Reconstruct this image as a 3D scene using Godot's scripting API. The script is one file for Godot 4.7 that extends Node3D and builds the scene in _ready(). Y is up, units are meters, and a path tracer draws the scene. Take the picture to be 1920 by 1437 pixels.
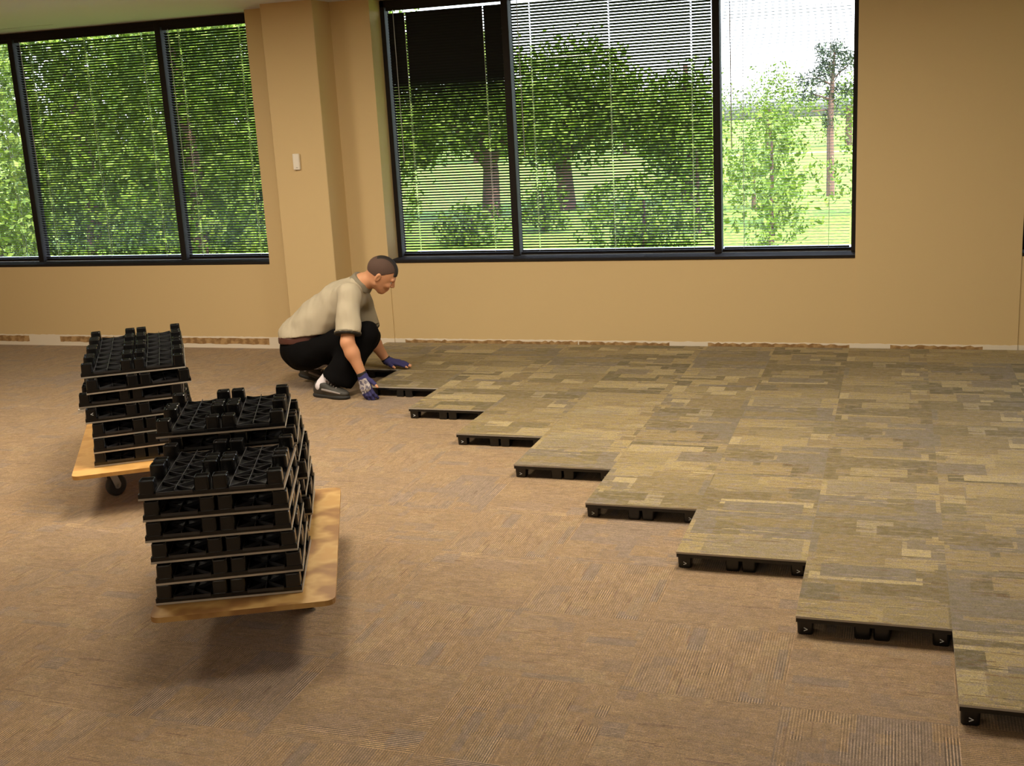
extends Node3D

const H := 0.068          # height of a raised floor panel, carpet included
const S := 0.5            # its side
const WZ := -1.932        # room face of the window wall
const GZ := -2.12         # room face of the window frames
const CEIL := 2.65
const SILL := 0.713
const HEAD := 2.645
const GROUND := -0.35

var rng := RandomNumberGenerator.new()
var M := {}
var used := {}


# ---------------------------------------------------------------- shape helpers
class MB:
	var v := PackedVector3Array()
	var n := PackedVector3Array()
	var uv := PackedVector2Array()
	var ix := PackedInt32Array()

	func quad(a: Vector3, b: Vector3, c: Vector3, d: Vector3, ua := Vector2(0, 0), ub := Vector2(1, 0), uc := Vector2(1, 1), ud := Vector2(0, 1)) -> void:
		var nn := (c - a).cross(b - a)
		if nn.length_squared() < 1e-16:
			nn = (d - a).cross(c - a)
		nn = nn.normalized()
		var k := v.size()
		v.append_array([a, b, c, d])
		n.append_array([nn, nn, nn, nn])
		uv.append_array([ua, ub, uc, ud])
		ix.append_array([k, k + 1, k + 2, k, k + 2, k + 3])

	func tri(a: Vector3, b: Vector3, c: Vector3) -> void:
		var nn := (c - a).cross(b - a).normalized()
		var k := v.size()
		v.append_array([a, b, c])
		n.append_array([nn, nn, nn])
		uv.append_array([Vector2(), Vector2(1, 0), Vector2(1, 1)])
		ix.append_array([k, k + 1, k + 2])

	# quad whose outside lies away from the point "inside"
	func face(a: Vector3, b: Vector3, c: Vector3, d: Vector3, inside: Vector3) -> void:
		var nn := (c - a).cross(b - a)
		if nn.dot((a + c) * 0.5 - inside) < 0.0:
			quad(a, d, c, b)
		else:
			quad(a, b, c, d)

	func box(lo: Vector3, hi: Vector3, t := Transform3D()) -> void:
		var m := t * ((lo + hi) * 0.5)
		var p := []
		for i in 8:
			p.append(t * Vector3(hi.x if i & 1 else lo.x, hi.y if i & 2 else lo.y, hi.z if i & 4 else lo.z))
		for f in [[0, 1, 3, 2], [4, 5, 7, 6], [0, 1, 5, 4], [2, 3, 7, 6], [0, 2, 6, 4], [1, 3, 7, 5]]:
			face(p[f[0]], p[f[1]], p[f[2]], p[f[3]], m)

	# box with chamfered edges
	func bbox(lo: Vector3, hi: Vector3, r: float, t := Transform3D()) -> void:
		var m := t * ((lo + hi) * 0.5)
		var P := func(ax: int, i: int) -> Vector3:
			var q := Vector3(hi.x if i & 1 else lo.x, hi.y if i & 2 else lo.y, hi.z if i & 4 else lo.z)
			for k in 3:
				if k != ax:
					q[k] += -r if i & (1 << k) else r
			return t * q
		for ax in 3:
			var u: int = 1 << ((ax + 1) % 3)
			var w: int = 1 << ((ax + 2) % 3)
			for s in [0, 1 << ax]:
				face(P.call(ax, s), P.call(ax, s | u), P.call(ax, s | u | w), P.call(ax, s | w), m)
			var a2 := (ax + 1) % 3
			var a3 := (ax + 2) % 3
			for s in [0, u, w, u | w]:
				face(P.call(a2, s), P.call(a2, s | (1 << ax)), P.call(a3, s | (1 << ax)), P.call(a3, s), m)
		for i in 8:
			var a: Vector3 = P.call(0, i)
			var b: Vector3 = P.call(1, i)
			var c: Vector3 = P.call(2, i)
			if (c - a).cross(b - a).dot(a - m) < 0.0:
				tri(a, c, b)
			else:
				tri(a, b, c)

	# rounded extrusion of a closed outline (x, z) between two heights
	func prism(o: PackedVector2Array, y0: float, y1: float, t := Transform3D(), taper := 1.0) -> void:
		var cen := Vector2()
		for q in o:
			cen += q / o.size()
		var mid := t * Vector3(cen.x, (y0 + y1) * 0.5, cen.y)
		var top := t * Vector3(cen.x, y1, cen.y)
		var bot := t * Vector3(cen.x, y0, cen.y)
		for i in o.size():
			var a := o[i]
			var b := o[(i + 1) % o.size()]
			var a1 := cen + (a - cen) * taper
			var b1 := cen + (b - cen) * taper
			var A := t * Vector3(a.x, y0, a.y)
			var B := t * Vector3(b.x, y0, b.y)
			var A1 := t * Vector3(a1.x, y1, a1.y)
			var B1 := t * Vector3(b1.x, y1, b1.y)
			face(A, B, B1, A1, mid)
			for e in [[A1, B1, top], [A, B, bot]]:
				if (e[2] - e[0]).cross(e[1] - e[0]).dot(e[0] - mid) < 0.0:
					tri(e[0], e[2], e[1])
				else:
					tri(e[0], e[1], e[2])

	func tube(a: Vector3, b: Vector3, ra: float, rb: float, sides := 10, caps := true) -> void:
		var d := (b - a).normalized()
		var x := d.cross(Vector3.UP if absf(d.y) < 0.9 else Vector3.RIGHT).normalized()
		var y := d.cross(x)
		var k := v.size()
		for i in sides + 1:
			var w := x * cos(TAU * i / sides) + y * sin(TAU * i / sides)
			v.append_array([a + w * ra, b + w * rb])
			n.append_array([w, w])
			uv.append_array([Vector2(float(i) / sides, 0), Vector2(float(i) / sides, 1)])
		for i in sides:
			var j := k + i * 2
			ix.append_array([j, j + 1, j + 2, j + 1, j + 3, j + 2])
		if caps:
			for i in sides:
				var w0 := x * cos(TAU * i / sides) + y * sin(TAU * i / sides)
				var w1 := x * cos(TAU * (i + 1) / sides) + y * sin(TAU * (i + 1) / sides)
				tri(a, a + w0 * ra, a + w1 * ra)
				tri(b, b + w1 * rb, b + w0 * rb)

	func mesh() -> ArrayMesh:
		var a := []
		a.resize(Mesh.ARRAY_MAX)
		a[Mesh.ARRAY_VERTEX] = v
		a[Mesh.ARRAY_NORMAL] = n
		if uv.size() == v.size():
			a[Mesh.ARRAY_TEX_UV] = uv
		a[Mesh.ARRAY_INDEX] = ix
		var m := ArrayMesh.new()
		m.add_surface_from_arrays(Mesh.PRIMITIVE_TRIANGLES, a)
		return m


# a distance field on a grid, meshed as surface nets
class Net:
	var lo: Vector3
	var c: float
	var nx: int
	var ny: int
	var nz: int
	var f := PackedFloat32Array()

	func _init(a: Vector3, b: Vector3, cell: float) -> void:
		lo = a
		c = cell
		nx = int(ceil((b.x - a.x) / c)) + 1
		ny = int(ceil((b.y - a.y) / c)) + 1
		nz = int(ceil((b.z - a.z) / c)) + 1
		f.resize(nx * ny * nz)
		f.fill(1.0)

	func span(a: Vector3, b: Vector3) -> Array:
		var i := ((a - lo) / c).floor()
		var j := ((b - lo) / c).ceil()
		return [maxi(int(i.x), 0), mini(int(j.x), nx - 1), maxi(int(i.y), 0), mini(int(j.y), ny - 1), maxi(int(i.z), 0), mini(int(j.z), nz - 1)]

	func cap(a: Vector3, b: Vector3, ra: float, rb: float, k := 0.02) -> void:
		var m := maxf(ra, rb) + k + 2.5 * c
		var mm := Vector3(m, m, m)
		var s := span(a.min(b) - mm, a.max(b) + mm)
		var ab := b - a
		var l2 := maxf(ab.length_squared(), 1e-9)
		for z in range(s[4], s[5] + 1):
			for y in range(s[2], s[3] + 1):
				var i: int = (z * ny + y) * nx + s[0]
				var p := Vector3(lo.x + s[0] * c, lo.y + y * c, lo.z + z * c) - a
				for x in range(s[0], s[1] + 1):
					var t := clampf(p.dot(ab) / l2, 0.0, 1.0)
					var d := (p - ab * t).length() - (ra + (rb - ra) * t)
					if d < m:
						var e := f[i]
						var h := maxf(k - absf(e - d), 0.0) / k
						f[i] = minf(e, d) - h * h * k * 0.25
					i += 1
					p.x += c

	func ell(cen: Vector3, ax: Basis, r: Vector3, k := 0.02, minus := false) -> void:
		var m := maxf(r.x, maxf(r.y, r.z)) + k + 2.5 * c
		var mm := Vector3(m, m, m)
		var s := span(cen - mm, cen + mm)
		var inv := ax.transposed()
		for z in range(s[4], s[5] + 1):
			for y in range(s[2], s[3] + 1):
				for x in range(s[0], s[1] + 1):
					var q := inv * (Vector3(lo.x + x * c, lo.y + y * c, lo.z + z * c) - cen)
					var k0 := (q / r).length()
					var k1 := maxf((q / (r * r)).length(), 1e-6)
					var d := k0 * (k0 - 1.0) / k1 if k0 > 1e-4 else -r.x
					var i := (z * ny + y) * nx + x
					var e := f[i]
					if minus:
						d = -d
						var h := maxf(k - absf(e - d), 0.0) / k
						f[i] = maxf(e, d) + h * h * k * 0.25
					elif d < k + 3.0 * c:
						var h := maxf(k - absf(e - d), 0.0) / k
						f[i] = minf(e, d) - h * h * k * 0.25

	# keep what lies behind the plane through p with outward normal nn
	func cut(p: Vector3, nn: Vector3, near := Vector3.ZERO, reach := 99.0) -> void:
		nn = nn.normalized()
		for z in nz:
			for y in ny:
				var i := (z * ny + y) * nx
				for x in nx:
					if f[i] < 0.2:
						var q := Vector3(lo.x + x * c, lo.y + y * c, lo.z + z * c)
						if reach > 90.0 or q.distance_to(near) < reach:
							f[i] = maxf(f[i], (q - p).dot(nn))
					i += 1

	func crease(noise: FastNoiseLite, amp: float, stretch: Vector3) -> void:
		for z in nz:
			for y in ny:
				var i := (z * ny + y) * nx
				for x in nx:
					if absf(f[i]) < 0.03:
						f[i] += amp * noise.get_noise_3dv(Vector3(lo.x + x * c, lo.y + y * c, lo.z + z * c) * stretch)
					i += 1

	func at(x: int, y: int, z: int) -> float:
		return f[(clampi(z, 0, nz - 1) * ny + clampi(y, 0, ny - 1)) * nx + clampi(x, 0, nx - 1)]

	func mesh(mb: MB) -> void:
		var id := PackedInt32Array()
		id.resize(nx * ny * nz)
		id.fill(-1)
		var off := [0, 1, nx, nx + 1, nx * ny, nx * ny + 1, nx * ny + nx, nx * ny + nx + 1]
		var edges := [[0, 1], [2, 3], [4, 5], [6, 7], [0, 2], [1, 3], [4, 6], [5, 7], [0, 4], [1, 5], [2, 6], [3, 7]]
		for z in nz - 1:
			for y in ny - 1:
				var i := (z * ny + y) * nx
				for x in nx - 1:
					var neg := 0
					if f[i] < 0.15:
						for o in off:
							if f[i + o] < 0.0:
								neg += 1
					if neg > 0 and neg < 8:
						var sum := Vector3()
						var cnt := 0
						for e in edges:
							var fa: float = f[i + off[e[0]]]
							var fb: float = f[i + off[e[1]]]
							if (fa < 0.0) != (fb < 0.0):
								var t := fa / (fa - fb)
								var pa := Vector3(e[0] & 1, (e[0] >> 1) & 1, e[0] >> 2)
								var pb := Vector3(e[1] & 1, (e[1] >> 1) & 1, e[1] >> 2)
								sum += pa.lerp(pb, t)
								cnt += 1
						id[i] = mb.v.size()
						mb.v.append(lo + (Vector3(x, y, z) + sum / cnt) * c)
						var g := Vector3(at(x + 1, y, z) + at(x + 1, y + 1, z) + at(x + 1, y, z + 1) + at(x + 1, y + 1, z + 1) - at(x, y, z) - at(x, y + 1, z) - at(x, y, z + 1) - at(x, y + 1, z + 1),
							at(x, y + 1, z) + at(x + 1, y + 1, z) + at(x, y + 1, z + 1) + at(x + 1, y + 1, z + 1) - at(x, y, z) - at(x + 1, y, z) - at(x, y, z + 1) - at(x + 1, y, z + 1),
							at(x, y, z + 1) + at(x + 1, y, z + 1) + at(x, y + 1, z + 1) + at(x + 1, y + 1, z + 1) - at(x, y, z) - at(x + 1, y, z) - at(x, y + 1, z) - at(x + 1, y + 1, z))
						mb.n.append(g.normalized() if g.length_squared() > 1e-12 else Vector3.UP)
					i += 1
		for z in range(1, nz - 1):
			for y in range(1, ny - 1):
				for x in range(1, nx - 1):
					var i := (z * ny + y) * nx + x
					if f[i] > 0.15:
						continue
					var inside := f[i] < 0.0
					for ax in 3:
						var st: int = [1, nx, nx * ny][ax]
						if (f[i + st] < 0.0) == inside:
							continue
						var u: int = [nx, nx * ny, 1][ax]
						var w: int = [nx * ny, 1, nx][ax]
						var a := id[i]
						var b := id[i - u]
						var d := id[i - u - w]
						var e := id[i - w]
						if a < 0 or b < 0 or d < 0 or e < 0:
							continue
						if inside:
							mb.ix.append_array([a, d, b, a, e, d])
						else:
							mb.ix.append_array([a, b, d, a, d, e])


# ---------------------------------------------------------------- object helpers
func numbered(called: String) -> String:
	if not used.has(called):
		used[called] = 0
		return called
	used[called] += 1
	return "%s_%03d" % [called, used[called]]


func tag(o: Node, label := "", category := "", group := "", kind := "") -> Node:
	for p in [["label", label], ["category", category], ["group", group], ["kind", kind]]:
		if p[1] != "":
			o.set_meta(p[0], p[1])
	return o


func base(called: String, where := Vector3.ZERO, turn := 0.0) -> Node3D:
	var o := Node3D.new()
	o.name = numbered(called)
	add_child(o)
	o.position = where
	o.rotation.y = turn
	return o


func part(called: String, mesh: Mesh, mat: Material, parent: Node, t := Transform3D()) -> MeshInstance3D:
	var o := MeshInstance3D.new()
	o.name = called
	o.mesh = mesh
	o.material_override = mat
	o.transform = t
	parent.add_child(o, true)
	return o


func built(called: String, mb: MB, mat: Material, parent: Node, t := Transform3D()) -> MeshInstance3D:
	return part(called, mb.mesh(), mat, parent, t)


func netpart(called: String, net: Net, mat: Material, parent: Node) -> MeshInstance3D:
	var mb := MB.new()
	net.mesh(mb)
	return built(called, mb, mat, parent)


func copy_of(o: Node3D) -> Node3D:
	var c: Node3D = o.duplicate()
	c.name = numbered(str(o.name).rstrip("0123456789").trim_suffix("_"))
	add_child(c)
	return c


func boxes(list: Array) -> MB:
	var mb := MB.new()
	for b in list:
		mb.box(Vector3(b[0], b[1], b[2]), Vector3(b[3], b[4], b[5]))
	return mb


func rounded(w: float, d: float, r: float, n := 4) -> PackedVector2Array:
	var o := PackedVector2Array()
	for q in 4:
		var cx := (w * 0.5 - r) * (1 if q == 0 or q == 3 else -1)
		var cy := (d * 0.5 - r) * (1 if q < 2 else -1)
		for i in n + 1:
			var a := PI * 0.5 * (q + float(i) / n)
			o.append(Vector2(cx + cos(a) * r, cy + sin(a) * r))
	return o


func col(r: int, g: int, b: int) -> Color:
	return Color8(r, g, b)


func mat(called: String, c: Color, rough := 0.8, metal := 0.0, spec := 0.5) -> StandardMaterial3D:
	var m := StandardMaterial3D.new()
	m.resource_name = called
	m.albedo_color = c
	m.roughness = rough
	m.metallic = metal
	m.metallic_specular = spec
	M[called] = m
	return m


func noise(freq: float, sd: int, oct := 3) -> FastNoiseLite:
	var f := FastNoiseLite.new()
	f.seed = sd
	f.noise_type = FastNoiseLite.TYPE_SIMPLEX_SMOOTH
	f.frequency = freq
	f.fractal_octaves = oct
	return f


func noise_tex(size: int, freq: float, sd: int, colors := [], offsets := [], bump := 0.0) -> NoiseTexture2D:
	var t := NoiseTexture2D.new()
	t.width = size
	t.height = size
	t.seamless = true
	t.noise = noise(freq, sd)
	if bump > 0.0:
		t.as_normal_map = true
		t.bump_strength = bump
	if colors.size():
		var g := Gradient.new()
		g.colors = PackedColorArray(colors)
		g.offsets = PackedFloat32Array(offsets)
		t.color_ramp = g
	return t


func relief(m: StandardMaterial3D, tex: Texture2D, per_metre: float, amount := 0.5) -> void:
	m.normal_enabled = true
	m.normal_texture = tex
	m.normal_scale = amount
	m.uv1_triplanar = true
	m.uv1_world_triplanar = true
	m.uv1_scale = Vector3.ONE * per_metre


# woven carpet print: blocks of yarn colour, streaks, ribs and specks; n pixels a side
func carpet_image(n: int, sd: int, pal: Array, blocks: int, bw: Array, bh: Array, streaks: Array, nstreak: int, rib: float, ribpitch: float, speck: Color, speckle: float, cluster := 2.6) -> Image:
	rng.seed = hash(sd * 7919 + 13)
	var im := Image.create(n, n, false, Image.FORMAT_RGB8)
	im.fill(pal[rng.randi() % pal.size()])
	for i in blocks:
		var c: Color = pal[rng.randi() % pal.size()]
		c = c.lerp(pal[rng.randi() % pal.size()], rng.randf() * 0.6)
		im.fill_rect(Rect2i(rng.randi_range(-30, n - 10), rng.randi_range(-20, n - 6), rng.randi_range(bw[0], bw[1]), rng.randi_range(bh[0], bh[1])), c)
	for i in nstreak:
		var x := rng.randi_range(-20, n - 10)
		var y := rng.randi_range(0, n - 1)
		var under := im.get_pixel(clampi(x, 0, n - 1), y)
		im.fill_rect(Rect2i(x, y, rng.randi_range(10, 70), rng.randi_range(1, 3)), under.lerp(streaks[rng.randi() % streaks.size()], 0.35 + 0.4 * rng.randf()))
	var ribs := Image.create(n, n, false, Image.FORMAT_L8)
	ribs.fill(Color(0.35, 0.35, 0.35))
	for i in 26:
		var g := pow(rng.randf(), 1.6)
		ribs.fill_rect(Rect2i(rng.randi_range(-40, n - 10), rng.randi_range(-20, n - 6), rng.randi_range(30, 120), rng.randi_range(14, 70)), Color(g, g, g))
	var rd := ribs.get_data()
	var d := im.get_data()
	var wob := noise(0.035, sd + 7, 2)
	var spr := int(speck.r8)
	var spg := int(speck.g8)
	var spb := int(speck.b8)
	var i := 0
	for y in n:
		var r0 := rib * (absf(fposmod(y / ribpitch, 1.0) - 0.5) * 4.0 - 1.0) / 140.0
		for x in n:
			var q := wob.get_noise_2d(x, y * 1.7)
			var k := (1.0 + r0 * rd[y * n + x]) * (0.84 + 0.32 * rng.randf()) + 0.12 * q
			if rng.randf() < speckle * (1.0 + cluster * q):
				d[i] = clampi(int((d[i] * 0.45 + spr * 0.55) * k), 0, 255)
				d[i + 1] = clampi(int((d[i + 1] * 0.45 + spg * 0.55) * k), 0, 255)
				d[i + 2] = clampi(int((d[i + 2] * 0.45 + spb * 0.55) * k), 0, 255)
			else:
				d[i] = clampi(int(d[i] * k), 0, 255)
				d[i + 1] = clampi(int(d[i + 1] * k), 0, 255)
				d[i + 2] = clampi(int(d[i + 2] * k), 0, 255)
			i += 3
	return Image.create_from_data(n, n, false, Image.FORMAT_RGB8, d)


func _ready() -> void:
	# ------------------------------------------------------------ camera, sky, sun, exposure
	var cam := Camera3D.new()
	cam.name = "camera"
	cam.fov = 36.713
	cam.position = Vector3(2.8016, 1.797, 6.2397)
	cam.rotation_order = EULER_ORDER_YXZ
	cam.rotation_degrees = Vector3(-13.2947, 18.8292, -3.1221)
	cam.near = 0.05
	cam.far = 400.0
	add_child(cam)
	cam.current = true

	var sky := ProceduralSkyMaterial.new()
	sky.sky_top_color = Color(0.80, 0.88, 1.0)
	sky.sky_horizon_color = Color(0.96, 0.98, 1.0)
	sky.sky_energy_multiplier = 2.2
	sky.ground_bottom_color = Color(0.35, 0.38, 0.28)
	sky.ground_horizon_color = Color(0.75, 0.78, 0.74)
	sky.ground_energy_multiplier = 1.0
	sky.sun_angle_max = 1.0
	var env := Environment.new()
	env.background_mode = Environment.BG_SKY
	env.sky = Sky.new()
	env.sky.sky_material = sky
	env.tonemap_mode = Environment.TONE_MAPPER_LINEAR
	env.tonemap_exposure = 1.0
	env.sdfgi_enabled = true
	env.ssao_enabled = true
	env.ssil_enabled = true
	var we := WorldEnvironment.new()
	we.name = "environment"
	we.environment = env
	add_child(we)

	var sun := DirectionalLight3D.new()
	sun.name = "sun"
	sun.light_color = Color(1.0, 0.95, 0.86)
	sun.light_energy = 3.2
	sun.light_angular_distance = 0.8
	sun.shadow_enabled = true
	add_child(sun)
	sun.look_at_from_position(Vector3(7, 12, 5), Vector3.ZERO)

	materials()
	for p in [[-2.6, 1.1], [-0.2, 1.1], [2.2, 1.1], [-2.6, 9.3], [-0.2, 9.3], [2.2, 9.3]]:
		troffer(p[0], p[1], 7.8)

	room()
	windows()
	outside()
	floor_panels()
	dollies()
	thermostat()
	worker()


# ---------------------------------------------------------------- materials
func materials() -> void:
	var fine := noise_tex(512, 0.09, 3, [], [], 6.0)
	var pile := noise_tex(512, 0.22, 5, [], [], 9.0)
	var wall := mat("tan wall paint", col(208, 182, 136), 0.75)
	relief(wall, fine, 3.0, 0.06)
	mat("ceiling paint", col(212, 212, 222), 0.9)
	mat("bare plaster", col(226, 214, 196), 0.9)
	var torn := mat("torn brown paper", col(182, 148, 102), 0.95)
	torn.albedo_texture = noise_tex(256, 0.03, 33, [Color(0.78, 0.74, 0.7), Color(1, 1, 1)], [0.3, 0.7])
	torn.uv1_triplanar = true
	torn.uv1_world_triplanar = true
	torn.uv1_scale = Vector3.ONE * 2.0
	mat("dark bronze", col(34, 29, 27), 0.7, 0.0, 0.3)
	mat("slat lacquer", col(22, 21, 20), 0.55, 0.0, 0.3)
	mat("cord", col(196, 196, 190), 0.8)
	mat("wand", col(150, 150, 150), 0.2)
	var glass := mat("window glass", Color(0.9, 0.95, 0.93, 0.01), 0.02)
	glass.transparency = BaseMaterial3D.TRANSPARENCY_ALPHA
	mat("white ledge", col(236, 238, 242), 0.7)
	mat("black plastic", col(19, 19, 20), 0.2, 0.0, 0.5)
	mat("black plastic lattice", col(50, 50, 53), 0.25, 0.0, 0.5)
	mat("white arrow paint", col(214, 220, 226), 0.6)
	var edge := mat("carpet edge yarn", col(196, 187, 174), 0.95)
	relief(edge, pile, 9.0, 0.8)
	var ply := mat("stained plywood", col(255, 255, 255), 0.6)
	ply.albedo_texture = noise_tex(512, 0.006, 44, [col(140, 100, 54), col(168, 130, 74), col(186, 150, 92), col(178, 138, 78)], [0.2, 0.42, 0.6, 0.85])
	ply.uv1_triplanar = true
	ply.uv1_scale = Vector3.ONE * 1.6
	var ply2 := mat("clean plywood", col(255, 255, 255), 0.65)
	ply2.albedo_texture = noise_tex(512, 0.008, 45, [col(196, 146, 78), col(214, 166, 96), col(206, 156, 86)], [0.25, 0.5, 0.8])
	ply2.uv1_triplanar = true
	ply2.uv1_scale = Vector3.ONE * 1.2
	mat("plywood edge", col(176, 134, 86), 0.8)
	mat("rubber", col(44, 42, 42), 0.6)
	mat("steel", col(170, 170, 172), 0.35, 0.9)
	mat("white plastic", col(232, 224, 212), 0.5)
	mat("skin", col(200, 144, 108), 0.6)
	M["skin"].subsurf_scatter_enabled = true
	M["skin"].subsurf_scatter_strength = 0.08
	mat("lip", col(150, 80, 70), 0.6)
	mat("eye white", col(220, 215, 208), 0.3)
	mat("eye dark", col(40, 28, 22), 0.2)
	mat("hair top", col(34, 27, 25), 0.7)
	var sides := mat("hair clipped short", col(84, 63, 54), 0.85)
	relief(sides, pile, 12.0, 0.5)
	var shirt := mat("beige knit", col(176, 165, 144), 0.9)
	relief(shirt, fine, 12.0, 0.35)
	mat("grey knit", col(128, 120, 104), 0.9)
	mat("black knit", col(38, 36, 34), 0.9)
	mat("black trouser cloth", col(11, 10, 11), 0.9, 0.0, 0.2)
	mat("brown leather", col(76, 42, 34), 0.5)
	mat("white sock", col(218, 212, 220), 0.9)
	mat("shoe grey", col(52, 50, 46), 0.6)
	mat("shoe sole", col(30, 29, 28), 0.7)
	mat("shoe trim", col(136, 128, 126), 0.6)
	mat("glove blue", col(50, 48, 98), 0.85)
	var print_m := mat("glove print", col(196, 190, 190), 0.8)
	print_m.albedo_texture = noise_tex(256, 0.05, 61, [col(110, 108, 140), col(235, 232, 230)], [0.38, 0.5])
	print_m.uv1_triplanar = true
	print_m.uv1_world_triplanar = true
	print_m.uv1_scale = Vector3.ONE * 3.5
	mat("black cuff", col(28, 28, 30), 0.7)
	mat("lamp housing", col(225, 225, 222), 0.6)
	var lamp := mat("lamp diffuser", col(250, 245, 235), 0.6)
	lamp.emission_enabled = true
	lamp.emission = Color(1.0, 0.94, 0.84)
	lamp.emission_energy_multiplier = 1.2
	var bark := mat("bark", col(122, 92, 80), 0.95)
	relief(bark, fine, 3.0, 0.8)
	var grass := mat("lawn", col(146, 172, 66), 0.95)
	grass.albedo_texture = noise_tex(512, 0.03, 77, [Color(0.72, 0.78, 0.6), Color(1, 1, 1)], [0.3, 0.7])
	relief(grass, pile, 0.6, 0.6)
	mat("pale path", col(214, 206, 192), 0.9)
	for l in [["leaf", 114, 138, 38], ["needle", 70, 88, 54]]:
		var m := mat(l[0], col(l[1], l[2], l[3]), 0.6)
		m.backlight_enabled = true
		m.backlight = col(l[1], l[2], l[3]).darkened(0.25)
		m.vertex_color_use_as_albedo = true
		m.cull_mode = BaseMaterial3D.CULL_DISABLED

	# the old carpet: quarter-turned squares of ribbed loop pile
	var old_pal := [col(150, 125, 94), col(141, 117, 88), col(145, 120, 90), col(135, 116, 97), col(153, 129, 96), col(137, 116, 94), col(146, 120, 88)]
	var big := Image.create(1024, 1024, false, Image.FORMAT_RGB8)
	var tiles := []
	for k in 6:
		tiles.append(carpet_image(256, 900 + k, old_pal, 34, [30, 110], [12, 60], [col(112, 86, 68), col(172, 144, 108)], 30, [0.24, 0.28, 0.31, 0.25, 0.29, 0.22][k], [4.0, 4.5, 5.0, 4.5, 5.0, 4.0][k], col(104, 90, 90), 0.14))
	for j in 4:
		for i in 4:
			var t: Image = tiles[(i * 5 + j * 3 + (i * j) % 4) % 6].duplicate()
			if (i + j) % 2:
				t.rotate_90(CLOCKWISE)
			if (i * 3 + j) % 4 > 1:
				t.rotate_180()
			big.blit_rect(t, Rect2i(0, 0, 256, 256), Vector2i(i * 256, j * 256))
	var old := mat("old ribbed carpet", Color.WHITE, 0.95)
	old.albedo_texture = ImageTexture.create_from_image(big)
	relief(old, pile, 5.0, 0.55)
	old.uv1_triplanar = false
	old.uv1_world_triplanar = false
	old.uv1_scale = Vector3.ONE
	old.normal_enabled = false
	old.rim_enabled = true
	old.rim = 0.15

	# the new carpet squares bonded to the panels
	var pal := [col(158, 139, 92), col(146, 127, 83), col(134, 115, 73), col(113, 98, 60), col(101, 89, 54), col(152, 134, 90), col(119, 107, 83), col(138, 121, 79), col(170, 152, 107)]
	for k in 12:
		var im := carpet_image(256, 300 + k, pal, 17, [50, 200], [16, 110], [col(104, 72, 40), col(96, 84, 50), col(184, 164, 118), col(112, 98, 96)], 120, 0.10, 4.0, col(108, 98, 102), 0.22, 4.2)
		var m := mat("new carpet %d" % k, Color.WHITE, 0.95)
		m.albedo_texture = ImageTexture.create_from_image(im)
		m.texture_repeat = false
		m.rim_enabled = true
		m.rim = 0.15


# ---------------------------------------------------------------- lamps
func troffer(x: float, z: float, energy: float) -> void:
	var t := base("ceiling_light", Vector3(x, CEIL, z))
	tag(t, "recessed ceiling light, %s row from the windows, %s from the left" % [{1.1: "first", 9.3: "second"}[z], {-2.6: "first", -0.2: "second", 2.2: "third"}[x]], "ceiling light", "recessed ceiling lights")
	built("housing", boxes([[-0.32, -0.012, -0.62, -0.30, 0, 0.62], [0.30, -0.012, -0.62, 0.32, 0, 0.62], [-0.30, -0.012, -0.62, 0.30, 0, -0.60], [-0.30, -0.012, 0.60, 0.30, 0, 0.62]]), M["lamp housing"], t)
	built("diffuser", boxes([[-0.30, -0.006, -0.60, 0.30, 0, 0.60]]), M["lamp diffuser"], t)
	var l := AreaLight3D.new()
	l.name = "lamp_light"
	l.area_size = Vector2(0.58, 1.18)
	l.light_color = Color(1.0, 0.94, 0.84)
	l.light_energy = energy
	l.shadow_enabled = true
	l.set("area_range", 20.0)
	t.add_child(l)
	l.position = Vector3(0, -0.016, 0)
	l.rotation.x = -PI / 2


# ---------------------------------------------------------------- room
func struct(called: String, mb: MB, m: Material, parent: Node = self) -> MeshInstance3D:
	var o := built(called, mb, m, parent)
	if parent == self:
		tag(o, "", "", "", "structure")
	return o


func ragged(x0: float, x1: float, y0: float, y1: float, z: float, thick: float, jag: float, sd: int, jag_bottom := 0.0) -> MB:
	var mb := MB.new()
	rng.seed = sd
	var n := maxi(3, int((x1 - x0) / 0.025))
	var px := x0
	var pt := y1
	var pb := y0
	for i in range(1, n + 1):
		var x := lerpf(x0, x1, float(i) / n)
		var t := y1 + rng.randf_range(-jag, jag * 0.4)
		var b := y0 + rng.randf_range(-jag_bottom, jag_bottom)
		var mid := Vector3((px + x) * 0.5, (y0 + y1) * 0.5, z - thick)
		mb.face(Vector3(px, pb, z + thick), Vector3(x, b, z + thick), Vector3(x, t, z + thick), Vector3(px, pt, z + thick), mid)
		mb.face(Vector3(px, pt, z + thick), Vector3(x, t, z + thick), Vector3(x, t, z - 0.002), Vector3(px, pt, z - 0.002), mid)
		mb.face(Vector3(px, pb, z + thick), Vector3(x, b, z + thick), Vector3(x, b, z - 0.002), Vector3(px, pb, z - 0.002), mid)
		px = x
		pt = t
		pb = b
	return mb


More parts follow.
